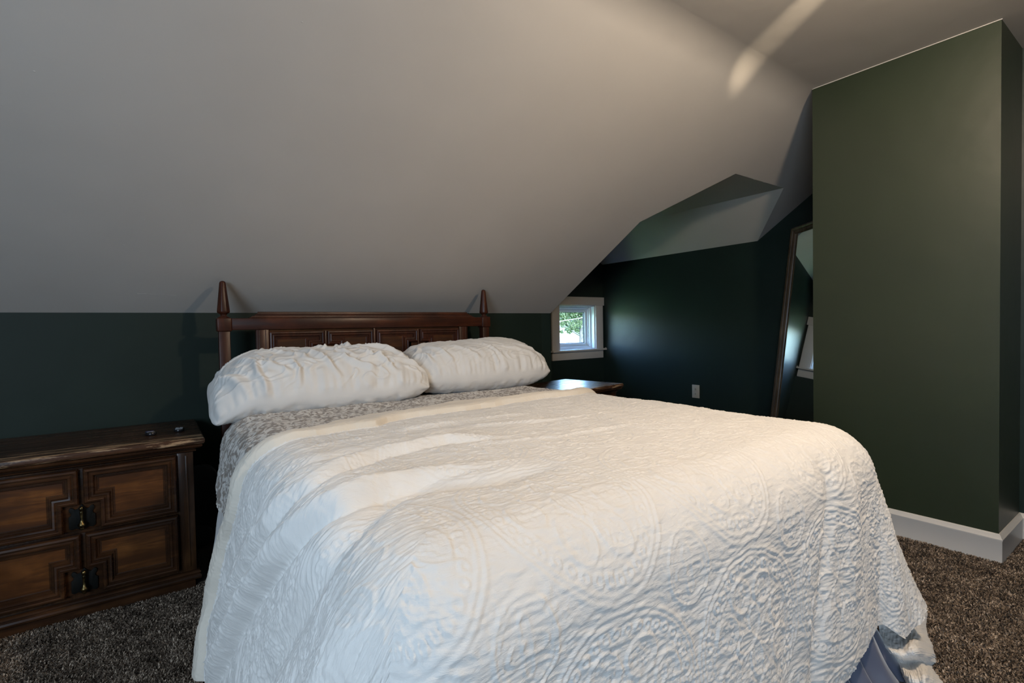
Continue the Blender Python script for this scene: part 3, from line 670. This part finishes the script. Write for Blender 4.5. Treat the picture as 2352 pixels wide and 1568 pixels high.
def quilt():
    LL, LR = .768, .62
    sa = np.concatenate([np.arange(cx0-LL, cx1+.02, .0030), np.arange(cx1+.02, cx1+LR, .0055)])
    nb = 800
    bq = np.linspace(0, 1, nb)**.93
    S, Bq = np.meshgrid(sa, bq)
    lf = np.interp(S, [-1, .2, .6, 1.12, 1.26, 1.36, 1.48, 1.60, 1.70, 1.85, 3], [.735, .735, .735, .735, .70, .655, .612, .59, .60, .645, .645])
    hem = cy0-lf; head = np.interp(S, TS, TV)+.010*noise(S*4, S*0+.5, 31)
    T = hem+(head-hem)*Bq
    # keep the hem at the same drop round the foot corners
    dx = np.where(S < cx0, cx0-S, np.where(S > cx1, S-cx1, 0)); dy = np.where(T < cy0, cy0-T, 0)
    Lx = np.where(S < 1, LL, LR); q = (np.abs(dx/Lx)**3+np.abs(dy/lf)**3)**(1/3)+1e-9; m = np.maximum(dx/Lx, dy/lf)/q
    S2 = np.where(S < cx0, cx0-dx*m, np.where(S > cx1, cx1+dx*m, S)); T2 = np.where(T < cy0, cy0-dy*m, T)
    X, Y, Z, e, nx, ny = drape(S2, T2, .032)
    dr = sstep(.10, .55, e)
    N = normals(X, Y, Z)
    # orientation check: normals must look outwards / upwards
    sg = np.sign(N[nb//2, len(sa)//2, 2]); N *= sg
    d = head-T
    D = np.zeros_like(S)
    # soft body of the bedding
    D += .006*noise(S*2.2, T*2.4, 41)*(1-dr)
    # waves near the turned-back end
    wv = np.sin((T*1.0+.035*noise(S*2.1, T*3, 42)-.10*(S-.9))*2*np.pi/.078)
    D += .0024*wv*sstep(.95, 1.25, T)*sstep(.0, .22, d-np.interp(S, WS, WV)+.1)*(.5+.5*noise(S*2.5, T*3.5, 43))*sstep(.3, 1.0, 1.9-S)
    D += .0034*noise(S*3.2, T*19+1.5*noise(S*3, T*3, 44), 45)*sstep(.8, 1.3, T)
    # foot and side drape: hanging folds
    al = np.where(np.abs(nx) > np.abs(ny), T, S)
    D += dr*(.020*noise(al*3.3, e*.8, 46)+.010*noise(al*7.5, e*1.2, 47))*np.where(nx < -.5, .7, 1.)
    D += ridge(S, T, [(.74, .985), (.63, 1.005), (.50, 1.02), (.39, 1.01), (.30, .985), (.23, 1.03), (.15, 1.13), (.045, 1.255), (-.09, 1.385), (-.25, 1.52), (-.42, 1.66)], .038, .026, .45, .4)
    D += ridge(S, T, [(.80, .88), (.59, .90), (.45, .955), (.37, .94), (.29, .87), (.22, .86), (.12, .94), (0, 1.04), (-.10, 1.12), (-.35, 1.25)], -.027, .036)
    D += ridge(S, T, [(.9, 1.19), (.66, 1.27), (.45, 1.24), (.29, 1.165), (.21, 1.21), (.10, 1.35), (-.08, 1.54), (-.35, 1.80)], .022, .024, .35)
    D += ridge(S, T, [(.55, 1.36), (.35, 1.32), (.22, 1.38), (.08, 1.53), (-.10, 1.70), (-.30, 1.84)], -.014, .028)
    D += ridge(S, T, [(.25, .66), (.14, .72), (.0, .80), (-.15, .90), (-.35, 1.0)], .022, .045)
    D += ridge(S, T, [(1.30, 1.10), (.95, 1.11), (.65, 1.19)], .005, .013)
    D += ridge(S, T, [(1.45, 1.30), (1.1, 1.33), (.8, 1.42)], .006, .014)
    D += ridge(S, T, [(1.2, 1.50), (.85, 1.50), (.55, 1.50)], .006, .014)
    # foot: the long fold and the stepped pleat near the right corner
    D += ridge(S, T, [(1.47, .66), (1.42, .55), (1.35, .38), (1.28, .20), (1.24, .0)], -.016, .030)
    D += ridge(S, T, [(1.56, .60), (1.50, .38), (1.44, .2), (1.42, .05)], .012, .05)
    dl, pl = polydist(S, T, [(1.77, .56), (1.735, .40), (1.68, .26), (1.62, .08)])
    D += .014*sstep(0, 1, pl*3)*(np.exp(-((dl)/.006)**2)*0-np.where(dl > 0, 1, 0)*sstep(0, .006, dl)*np.exp(-dl/.10))*(T < .62)
    # turned-back rim: a soft roll that ends in a crease
    w = np.interp(S, WS, WV)*(1+.18*noise(S*6, S*0, 51))
    inr = sstep(0, .012, w-d)
    roll = np.clip(d/w, 0, 1)
    D += inr*(.010+.012*np.sin(np.pi*np.clip((d-(w-.075))/.075, 0, 1))**.7)-.006*np.exp(-((d-w-.006)/.006)**2)
    D -= .016*np.exp(-(d/.012)**2)
    flat = (d < w-.078)
    D += flat*.005*noise(S*9, T*14, 52)
    rel = relief(S, T)
    amp = .0019+.0007*sstep(.05, .3, e)
    D += rel*amp*np.where(flat, .0, 1.)*np.where(d < w, .7, 1)*sstep(.0, .01, d)
    X = X+N[..., 0]*D; Y = Y+N[..., 1]*D; Z = Z+N[..., 2]*D
    Z = np.maximum(Z, .012+.004*noise(S*20, T*20, 61))
    midx = (d < w).astype(int)
    o = grid_mesh('quilt', X, Y, Z, (S, T), [M_quilt, M_rim], midx)
    tag(o, 'white medallion-stitched quilt spread over the bed, cream edge turned back', 'quilt')
    return o
qo = quilt()
# ---------- floral blanket under the quilt ----------
def blanket():
    sa = np.linspace(cx0-.56, cx1+.40, 520); bq = np.linspace(0, 1, 420)
    S, Bq = np.meshgrid(sa, bq)
    lf = np.interp(S, [0, 1.1, 1.28, 1.36, 1.42, 1.50, 1.56, 3], [.58, .58, .745, .735, .705, .675, .50, .45])+.012*noise(S*38, S*0, 77)
    hem = cy0-lf; head = np.interp(S, [-.4, -.1, .05, .25, .5, 1.9, 2.3], [2.30, 2.30, 2.33, 2.42, 2.50, 2.50, 2.45])
    T = hem+(head-hem)*Bq
    Lb = np.interp(T, [1.4, 1.75, 1.92, 2.05, 2.15, 2.32], [.20, .25, .335, .36, .325, .28])+.012*noise(T*26, T*0, 75)
    S = np.where(S < cx0, cx0-(cx0-S)*Lb/.56, S)
    X, Y, Z, e, nx, ny = drape(S, T, .002)
    N = normals(X, Y, Z); N *= np.sign(N[200, 260, 2])
    D = .0035*np.abs(noise(S*22, T*30, 71))+.003*noise(S*60, T*80, 72)+.006*noise(S*5, T*8, 73)
    D += .014*noise(T*9, e*2, 74)*sstep(.1, .4, e)
    # puffed up where it shows between pillows and quilt
    D += .020*(1-sstep(2.2, 2.45, T))
    vis = sstep(1.60, 1.74, T+.06*(S > 1)); D = D*vis-.018*(1-vis)*(e < .5)-.004*(e >= .5)
    X = X+N[..., 0]*D; Y = Y+N[..., 1]*D; Z = Z+N[..., 2]*D
    # left part hangs only to the level the photo shows
    Z = np.maximum(Z, .05)
    return grid_mesh('blanket', X, Y, Z, (S, T), [M_bl])
tag(blanket(), 'taupe and white floral blanket showing as a band below the pillows', 'blanket')
# ---------- white sheet hanging at the left, and the tucked corner at the right foot ----------
def sheet():
    sa = np.linspace(cx0-.765, cx1+.40, 480); bq = np.linspace(0, 1, 300)
    S, Bq = np.meshgrid(sa, bq)
    hem = cy0-.20; head = np.interp(S, [-.45, -.25, 0, .2, .5, 1.9], [2.24, 2.28, 2.33, 2.46, 2.60, 2.60])
    T = hem+(head-hem)*Bq
    X, Y, Z, e, nx, ny = drape(S, T, -.012)
    N = normals(X, Y, Z); N *= np.sign(N[150, 240, 2])
    dr = sstep(.15, .7, e)
    D = .004*noise(S*7, T*11, 81)+dr*(.020*noise(T*7+.8*S, e*2.2, 82)+.010*noise(T*18, e*5, 83))
    vis = sstep(1.78, 1.98, T); D = D*vis-.022*(1-vis)
    X = X+N[..., 0]*D; Y = Y+N[..., 1]*D; Z = np.maximum(Z+N[..., 2]*D, .006)
    return grid_mesh('bed_sheet', X, Y, Z, (S, T), [M_sheet])
tag(sheet(), 'plain white sheet hanging to the carpet at the left, below the floral blanket', 'sheet')
def patch(name, mats, P, nu=60, nv=60, disp=None, parent=None):
    """smooth (Catmull-Rom) surface through a grid of control points P[v][u]"""
    P = np.array(P, float)
    def cr(A, n):
        k = len(A); A2 = np.concatenate([[2*A[0]-A[1]], A, [2*A[-1]-A[-2]]]); out = []
        for q in np.linspace(0, k-1-1e-9, n):
            i = int(q); f = q-i; p0, p1, p2, p3 = A2[i], A2[i+1], A2[i+2], A2[i+3]
            out.append(.5*((2*p1)+(-p0+p2)*f+(2*p0-5*p1+4*p2-p3)*f*f+(-p0+3*p1-3*p2+p3)*f**3))
        return np.array(out)
    Q = np.array([cr(row, nu) for row in P]); Q = np.stack([cr(Q[:, j], nv) for j in range(nu)], 1)
    X, Y, Z = Q[..., 0], Q[..., 1], Q[..., 2]
    V, U = np.meshgrid(np.linspace(0, 1, nv), np.linspace(0, 1, nu), indexing='ij')
    if disp is not None:
        N = normals(X, Y, Z); D = disp(U, V); X = X+N[..., 0]*D; Y = Y+N[..., 1]*D; Z = Z+N[..., 2]*D
    return grid_mesh(name, X, Y, np.maximum(Z, .004), (X+Y*.5, Z+Y*.5), mats, parent=parent)
# satin valance hanging round the box spring
def skirt():
    path = [(.285, 2.6), (.285, .80), (.29, .70), (.34, .66), (1.64, .60), (1.70, .62), (1.735, .68), (1.735, 2.6)]
    P = np.array(path); seg = np.hypot(*(P[1:]-P[:-1]).T); cum = np.r_[0, np.cumsum(seg)]
    l = np.linspace(0, cum[-1], 900); x = np.interp(l, cum, P[:, 0]); y = np.interp(l, cum, P[:, 1])
    tx = np.gradient(x); ty = np.gradient(y); n = np.hypot(tx, ty); ox, oy = ty/n, -tx/n
    ox, oy = -ox, -oy
    h = np.linspace(.34, .006, 40); L_, H_ = np.meshgrid(l, h)
    k = (.34-H_)/.334
    w = (.003+.026*k**1.5)*(np.sin(L_*2*np.pi/.085+2*noise(L_*3, L_*0, 91))+.5*noise(L_*22, H_*4, 92))+.014*noise(L_*8, H_*9+L_*3, 93)*k**.5+.03*k**2+.08*k**2*(y[None, :] < .72)
    cxm, cym = 1.0, 1.7
    s = np.sign((x-cxm)*ox*1.3+(y-cym)*oy); s = np.where(s == 0, 1, s)
    return grid_mesh('bed_skirt', x+ox*s*w, y+oy*s*w, H_, (L_, H_), [M_satin])
tag(skirt(), 'blue-grey satin bed skirt glimpsed under the lifted quilt hem', 'bed skirt')
# corner of the turned-under quilt at the right foot of the bed
def cp(px, py, Y):
    d = RR*((px-1176)/CAM_F)+UU*(-(py-780.06)/CAM_F)+F; k = Y/d.y; return (d.x*k, Y, 1.05+d.z*k)
rows = [
 [cp(2016, 1400, 0.600), cp(2040, 1398, 0.585), cp(2075, 1398, 0.575), cp(2105, 1400, 0.565), cp(2128, 1405, 0.600), None],
 [cp(2019, 1440, 0.590), cp(2040, 1445, 0.570), cp(2072, 1448, 0.550), cp(2105, 1445, 0.535), cp(2130, 1446, 0.580), None],
 [cp(2022, 1472, 0.565), cp(2042, 1485, 0.535), cp(2072, 1490, 0.510), cp(2106, 1480, 0.490), cp(2140, 1490, 0.535), None],
 [cp(2044, 1500, 0.540), cp(2060, 1508, 0.515), cp(2086, 1512, 0.495), cp(2114, 1506, 0.475), cp(2146, 1515, 0.510), None],
 [cp(2058, 1512, 0.535), cp(2072, 1522, 0.520), cp(2094, 1524, 0.505), cp(2120, 1522, 0.483), cp(2148, 1540, 0.500), None],
 [cp(2072, 1545, 0.505), cp(2086, 1552, 0.475), cp(2106, 1556, 0.455), cp(2128, 1552, 0.440), cp(2149, 1565, 0.470), None],
 [cp(2090, 1585, 0.485), cp(2100, 1590, 0.460), cp(2118, 1592, 0.440), cp(2134, 1592, 0.425), cp(2150, 1595, 0.455), None],
]
for r_ in rows: r_[5] = (r_[4][0]-.03, .75, r_[4][2])
o = patch('quilt_corner', [M_quilt], rows, 150, 190, lambda U, V: .0022*noise(U*30, V*14, 95)+.0016*noise(U*8+3*V, V*60, 96)+.004*noise(U*4, V*5, 97))
o.parent = qo
# ================= PILLOWS =================
def pillow(name, c, a, b, H, rz, tilt, seed, folds, label, ear=.05, droop=0., rollx=0., sag=.7055):
    n, m = 300, 210
    u = np.sin(np.linspace(-1, 1, n)*np.pi/2*.985)/np.sin(np.pi/2*.985); v = np.sin(np.linspace(-1, 1, m)*np.pi/2*.98)/np.sin(np.pi/2*.98)
    Us, Vs = np.meshgrid(u, v); out = []
    for side in (1, -1):
        U, V = Us, Vs
        x = a*U*(1-.03*(1-V**2)*np.abs(U)**2-.08*np.abs(V)**4*np.abs(U)); y = b*V*(1-.05*(1-U**2)*np.abs(V)**2-.17*np.abs(U)**4*np.abs(V))
        au, av = np.abs(U), np.abs(V)
        th = np.clip((1-au**4.2), 0, 1)**.55*np.clip((1-av**2.4), 0, 1)**.5
        th *= 1-.10*noise(U*1.3+seed, V*1.3, seed)
        z = side*H*th*(1 if side > 0 else .75)
        edge = sstep(.0, .5, 1-np.maximum(au, av))
        # puckers that start from the seams, deeper near it
        al = np.where(au*a > av*b, V*b, U*a)*1.0
        dd = np.minimum((1-au)*a, (1-av)*b)
        rad = np.exp(-dd/.085)*sstep(0, .012, dd)
        D = .014*rad*noise(U*a*17+seed, V*b*5, seed+1)*(av*b > -1)+.010*rad*noise(U*a*34, V*b*9+seed, seed+2)
        ww = 1-np.abs(noise(U*a*7+1.6*noise(U*4, V*4, seed+3)+V*b*3, V*b*8-U*a*3, seed+4))*2
        D += (.009 if seed == 5 else .0045)*np.clip(ww, 0, 1)**3*sstep(0, .05, dd)
        for (x1, y1, x2, y2, amp, wd) in folds:
            d, p = polydist(x, y, [(x1*a, y1*b), ((x1+x2)/2*a+.02*math.sin(seed+x1*9), (y1+y2)/2*b+.02*math.cos(x2*7)), (x2*a, y2*b)])
            D += (1.5 if seed == 5 else 1.15)*amp*np.sin(np.pi*np.clip(p, 0, 1))**.6*(np.exp(-(d/(wd*.75))**2)-.55*np.exp(-((d-1.5*wd)/(wd*.7))**2))
        if side < 0: D = D*.4
        # seam flange wobble
        z = z+(1-sstep(0, .04, dd))*.010*noise(U*a*14, V*b*14, seed+5)
        x = x+ear*a*np.sign(U)*np.clip(au*av-.72, 0, 1)*1.2; y = y+ear*b*np.sign(V)*np.clip(au*av-.72, 0, 1)*1.2
        z = z-droop*np.clip(-U-.62, 0, 1)**1.3*2.2*(1-.25*V)
        # tilt about x
        ct, st_ = math.cos(tilt), math.sin(tilt); y2 = y*ct-z*st_; z2 = y*st_+z*ct
        cz, sz = math.cos(rz), math.sin(rz); X = x*cz-y2*sz; Y = x*sz+y2*cz; Z = z2+math.sin(rollx)*x
        X, Y, Z = X+c[0], Y+c[1], Z+c[2]
        N = normals(X, Y, Z); N *= np.sign(N[m//2, n//2, 2])*side
        X, Y, Z = X+N[..., 0]*D, Y+N[..., 1]*D, Z+N[..., 2]*D
        fl = np.where(X > BX0+.07, sag, sag-(BX0+.07-X)*1.1)
        Z = np.maximum(Z, fl+.0*X+(.004 if side > 0 else 0))
        out.append((X, Y, Z))
    (Xa, Ya, Za), (Xb, Yb, Zb) = out
    X = np.concatenate([Xa, Xb[::-1]]); Y = np.concatenate([Ya, Yb[::-1]]); Z = np.concatenate([Za, Zb[::-1]])
    UV = (np.concatenate([Us*a, Us[::-1]*a]), np.concatenate([Vs*b, Vs[::-1]*b+1]))
    o = grid_mesh(name, X, Y, Z, UV, [M_pillow]); tag(o, label, 'pillow'); return o
fl1 = [(-.75, .2, -.35, -.75, .010, .018), (-.55, .5, -.15, -.5, .008, .016), (-.2, .1, .05, -.85, .012, .016), (-.05, .6, .25, -.3, .010, .014), (.1, .75, .5, -.1, .009, .014), (.3, .85, .62, .2, .008, .012),
       (.05, -.2, .42, -.75, .014, .018), (.3, -.05, .6, -.8, .013, .016), (.5, .25, .85, -.5, .012, .016), (.45, .8, .8, .1, .009, .013), (.55, -.45, .95, -.6, .012, .016), (-.9, -.1, -.7, -.85, .014, .02),
       (-.62, -.3, -.55, -.9, .010, .014), (-.35, -.4, -.3, -.92, .010, .013), (.7, .7, .93, .1, .009, .013), (.15, -.55, .75, -.35, .010, .014), (-.1, .2, .5, .45, .006, .012), (.2, .4, .7, .0, .008, .012)]
fl2 = [(-.5, -.1, -.1, -.85, .010, .018), (-.8, .1, -.5, -.8, .011, .016), (-.15, .0, .2, -.8, .008, .018), (.2, -.35, .75, -.7, .010, .018), (.5, -.2, .95, -.6, .010, .016), (.75, .1, .95, -.45, .008, .014), (-.6, .5, -.85, -.2, .008, .014), (-.9, -.2, -.75, -.75, .012, .014), (.0, -.5, .1, -.9, .008, .012)]
pillow('pillow', (.648, 2.43, .812), .480, .25, .145, R(-3), R(12), 5, fl1, 'crumpled white pillow at the left, its corner hanging over the bed edge', .02, .10)
pillow('pillow', (1.50, 2.47, .825), .435, .235, .150, R(-4), R(12), 9, fl2, 'smoother plump white pillow at the right, nearer the small window', .0, .0)
# ================= MIRROR =================
mir = empty('leaning_mirror', (3.61, 1.714, 0), R(-36)); tag(mir, 'tall brown-framed mirror leaning on right wall, partly hidden by green boxed wall', 'mirror')
mir.rotation_euler = (0, R(6.5), R(-37))
# local: the mirror stands in the y-z plane, glass towards -x, height 1.78, half width .33
mh, mw, fw = 1.765, .305, .052
FP = [(0, 0), (0, -.014), (.006, -.024), (.014, -.027), (.024, -.022), (.028, -.016), (.040, -.018), (.047, -.012), (.050, -.006), (.052, -.002)]
poly = [(-mw, 0), (mw, 0), (mw, mh), (-mw, mh)]
vs = []
for d, hx in FP:
    for p in inset_poly(poly, d): vs.append((hx, p[0], p[1]))
n = 4; fs = [(i*n+j, i*n+(j+1) % n, (i+1)*n+(j+1) % n, (i+1)*n+j) for i in range(len(FP)-1) for j in range(n)]
MB().add(vs, fs).build('frame', M_mframe, mir, 24)
MB().box(-.001, .004, -mw+.045, mw-.045, .045, mh-.045).build('glass', M_mirror, mir)
MB().box(.004, .012, -mw+.002, mw-.002, .002, mh-.002).build('backing_board', M_mframe, mir)
# ================= OUTLET =================
ol = empty('wall_outlet', (XR, 2.742, .431)); tag(ol, 'ivory duplex outlet plate on the dark right wall above the bed line', 'outlet')
MB().box(-.006, 0, -.038, .038, -.060, .060).build('cover_plate', M_plastic, ol, bevel=.0025)
for z in (.021, -.021):
    pr = [(.0155*math.cos(a), max(-.0125, min(.0125, .0165*math.sin(a)))) for a in [2*math.pi*k/24 for k in range(24)]]
    s_ = MB().prism([(y, zz+z) for y, zz in pr], -.0075, -.004, 0).build('socket', M_plastic, ol, bevel=.0008)
    MB().box(-.0082, -.007, .004, .0065, z-.002, z+.007).box(-.0082, -.007, -.0065, -.004, z-.002, z+.006).box(-.0082, -.007, -.002, .002, z-.010, z-.006).build('slot', M_slot, s_)
MB().lathe([(.0025, -.0075), (.003, -.006), (.003, -.004)], (0, 0, 0), 10).build('screw', M_slot, ol).rotation_euler = (0, R(-90)*0, 0)
# ================= KEY FOBS =================
def fob(loc, rz, label, body, bm, grey):
    f = empty('key_fob', loc, rz); tag(f, label, 'key fob')
    out = [(.019*math.cos(a)*(1-.12*math.sin(a)), .031*abs(math.sin(a))**.75*(1 if math.sin(a) >= 0 else -1)) for a in [2*math.pi*k/28 for k in range(28)]]
    MB().prism(out, 0, .012, 2).build('case', body, f, bevel=.004, seg=3)
    for (x, y, w, h) in ((-.0075, .012, .006, .006), (.0075, .012, .006, .006), (0, -.001, .013, .003)):
        MB().box(x-w, x+w, y-h, y+h, .011, .0135).build('button', bm if y > .005 else grey, f, bevel=.0015)
    MB().box(-.0135, .0135, -.026, -.010, .011, .0138).build('pad', grey if grey is M_greyp and bm is M_greyp else M_blackp, f, bevel=.003)
    return f
fob((-.018, 2.585, .6280), R(12), 'black key fob with blue buttons on left nightstand', M_blackp, M_bluep, M_greyp)
fob((.083, 2.600, .6280), R(-5), 'black key fob with grey buttons nearest the corner of left nightstand', M_blackp, M_greyp, M_greyp)
# ================= CUSHION BETWEEN NIGHTSTAND AND BED =================
cu = empty('floor_cushion', (.17, 2.90, 0)); tag(cu, 'dark grey rounded cushion standing in gap between left nightstand and bed', 'cushion')
def blob(name, sx, sy, sz, c, p=2.8):
    U, V = np.meshgrid(np.linspace(-np.pi, np.pi, 49), np.linspace(-np.pi/2, np.pi/2, 33))
    f = lambda w, e: np.sign(w)*np.abs(w)**e
    q = 2/p
    return grid_mesh(name, c[0]+sx*f(np.cos(V), q)*f(np.cos(U), q), c[1]+sy*f(np.cos(V), 1)*f(np.sin(U), 1), c[2]+sz*f(np.sin(V), q)*(1+.03*noise(U*2, V*2, 3)), (U, V), [M_cush], parent=cu)
blob('pad', .10, .048, .175, (-.01, 0, .225)); blob('base_pad', .075, .05, .06, (-.03, -.02, .06), 2.4)
# ================= CARPET PILE =================
def pile(regions):
    rg = np.random.default_rng(3); Vv = []; Sh = []
    for x0, x1, y0, y1, dens in regions:
        n = int((x1-x0)*(y1-y0)*dens); x = rg.uniform(x0, x1, n); y = rg.uniform(y0, y1, n)
        ok = ~((x > .33) & (x < 1.66) & (y > .76)) & ~((x > XB-.016) & (y > YB0-.016)) & ~((x < .12) & (y > 2.43)) & (x < XCL-.016)
        x, y = x[ok], y[ok]; n = len(x)
        a = rg.uniform(0, 2*np.pi, n)+1.2*noise(x*9, y*9, 5)*2; l = rg.uniform(.006, .012, n); w = rg.uniform(.0013, .0021, n); h = rg.uniform(.007, .013, n)*(1+.35*noise(x*6, y*6, 6))
        c, s = np.cos(a), np.sin(a); z0 = np.full(n, -.001)
        p = np.stack([np.stack([x-s*w, y+c*w, z0], -1), np.stack([x+s*w, y-c*w, z0], -1),
                      np.stack([x+s*w*1.1+c*l*.45, y-c*w*1.1+s*l*.45, h*.8], -1), np.stack([x-s*w*1.1+c*l*.45, y+c*w*1.1+s*l*.45, h*.8], -1),
                      np.stack([x+c*l, y+s*l, h], -1)], 1)
        Vv.append(p); Sh.append(np.clip(rg.beta(1.3, 1.5, n)+.25*noise(x*14, y*14, 8), 0, 1))
    P = np.concatenate(Vv); S_ = np.concatenate(Sh); n = len(P); b = np.arange(n)[:, None]*5
    q = b+np.array([[0, 1, 2, 3]]); tr = b+np.array([[3, 2, 4]])
    me = bpy.data.meshes.new('carpet_pile'); me.vertices.add(n*5); me.vertices.foreach_set('co', P.reshape(-1).astype(np.float32))
    li = np.concatenate([q, tr], 1).ravel().astype(np.int32); me.loops.add(len(li)); me.loops.foreach_set('vertex_index', li)
    me.polygons.add(2*n); st = (np.arange(n)[:, None]*7+np.array([[0, 4]])).ravel().astype(np.int32)
    me.polygons.foreach_set('loop_start', st); me.polygons.foreach_set('loop_total', np.tile([4, 3], n).astype(np.int32)); me.update(calc_edges=True)
    at_ = me.attributes.new('shade', 'FLOAT', 'FACE'); at_.data.foreach_set('value', np.repeat(S_, 2).astype(np.float32))
    o = link('carpet_pile', me, M_pile); tag(o, 'mottled brown and grey shag carpet pile around the bed', 'carpet', kind='stuff')
pile([(-.75, .33, 1.45, 2.46, 90000), (1.66, 3.32, -.25, 1.25, 80000), (1.2, 1.75, .45, .8, 70000)])
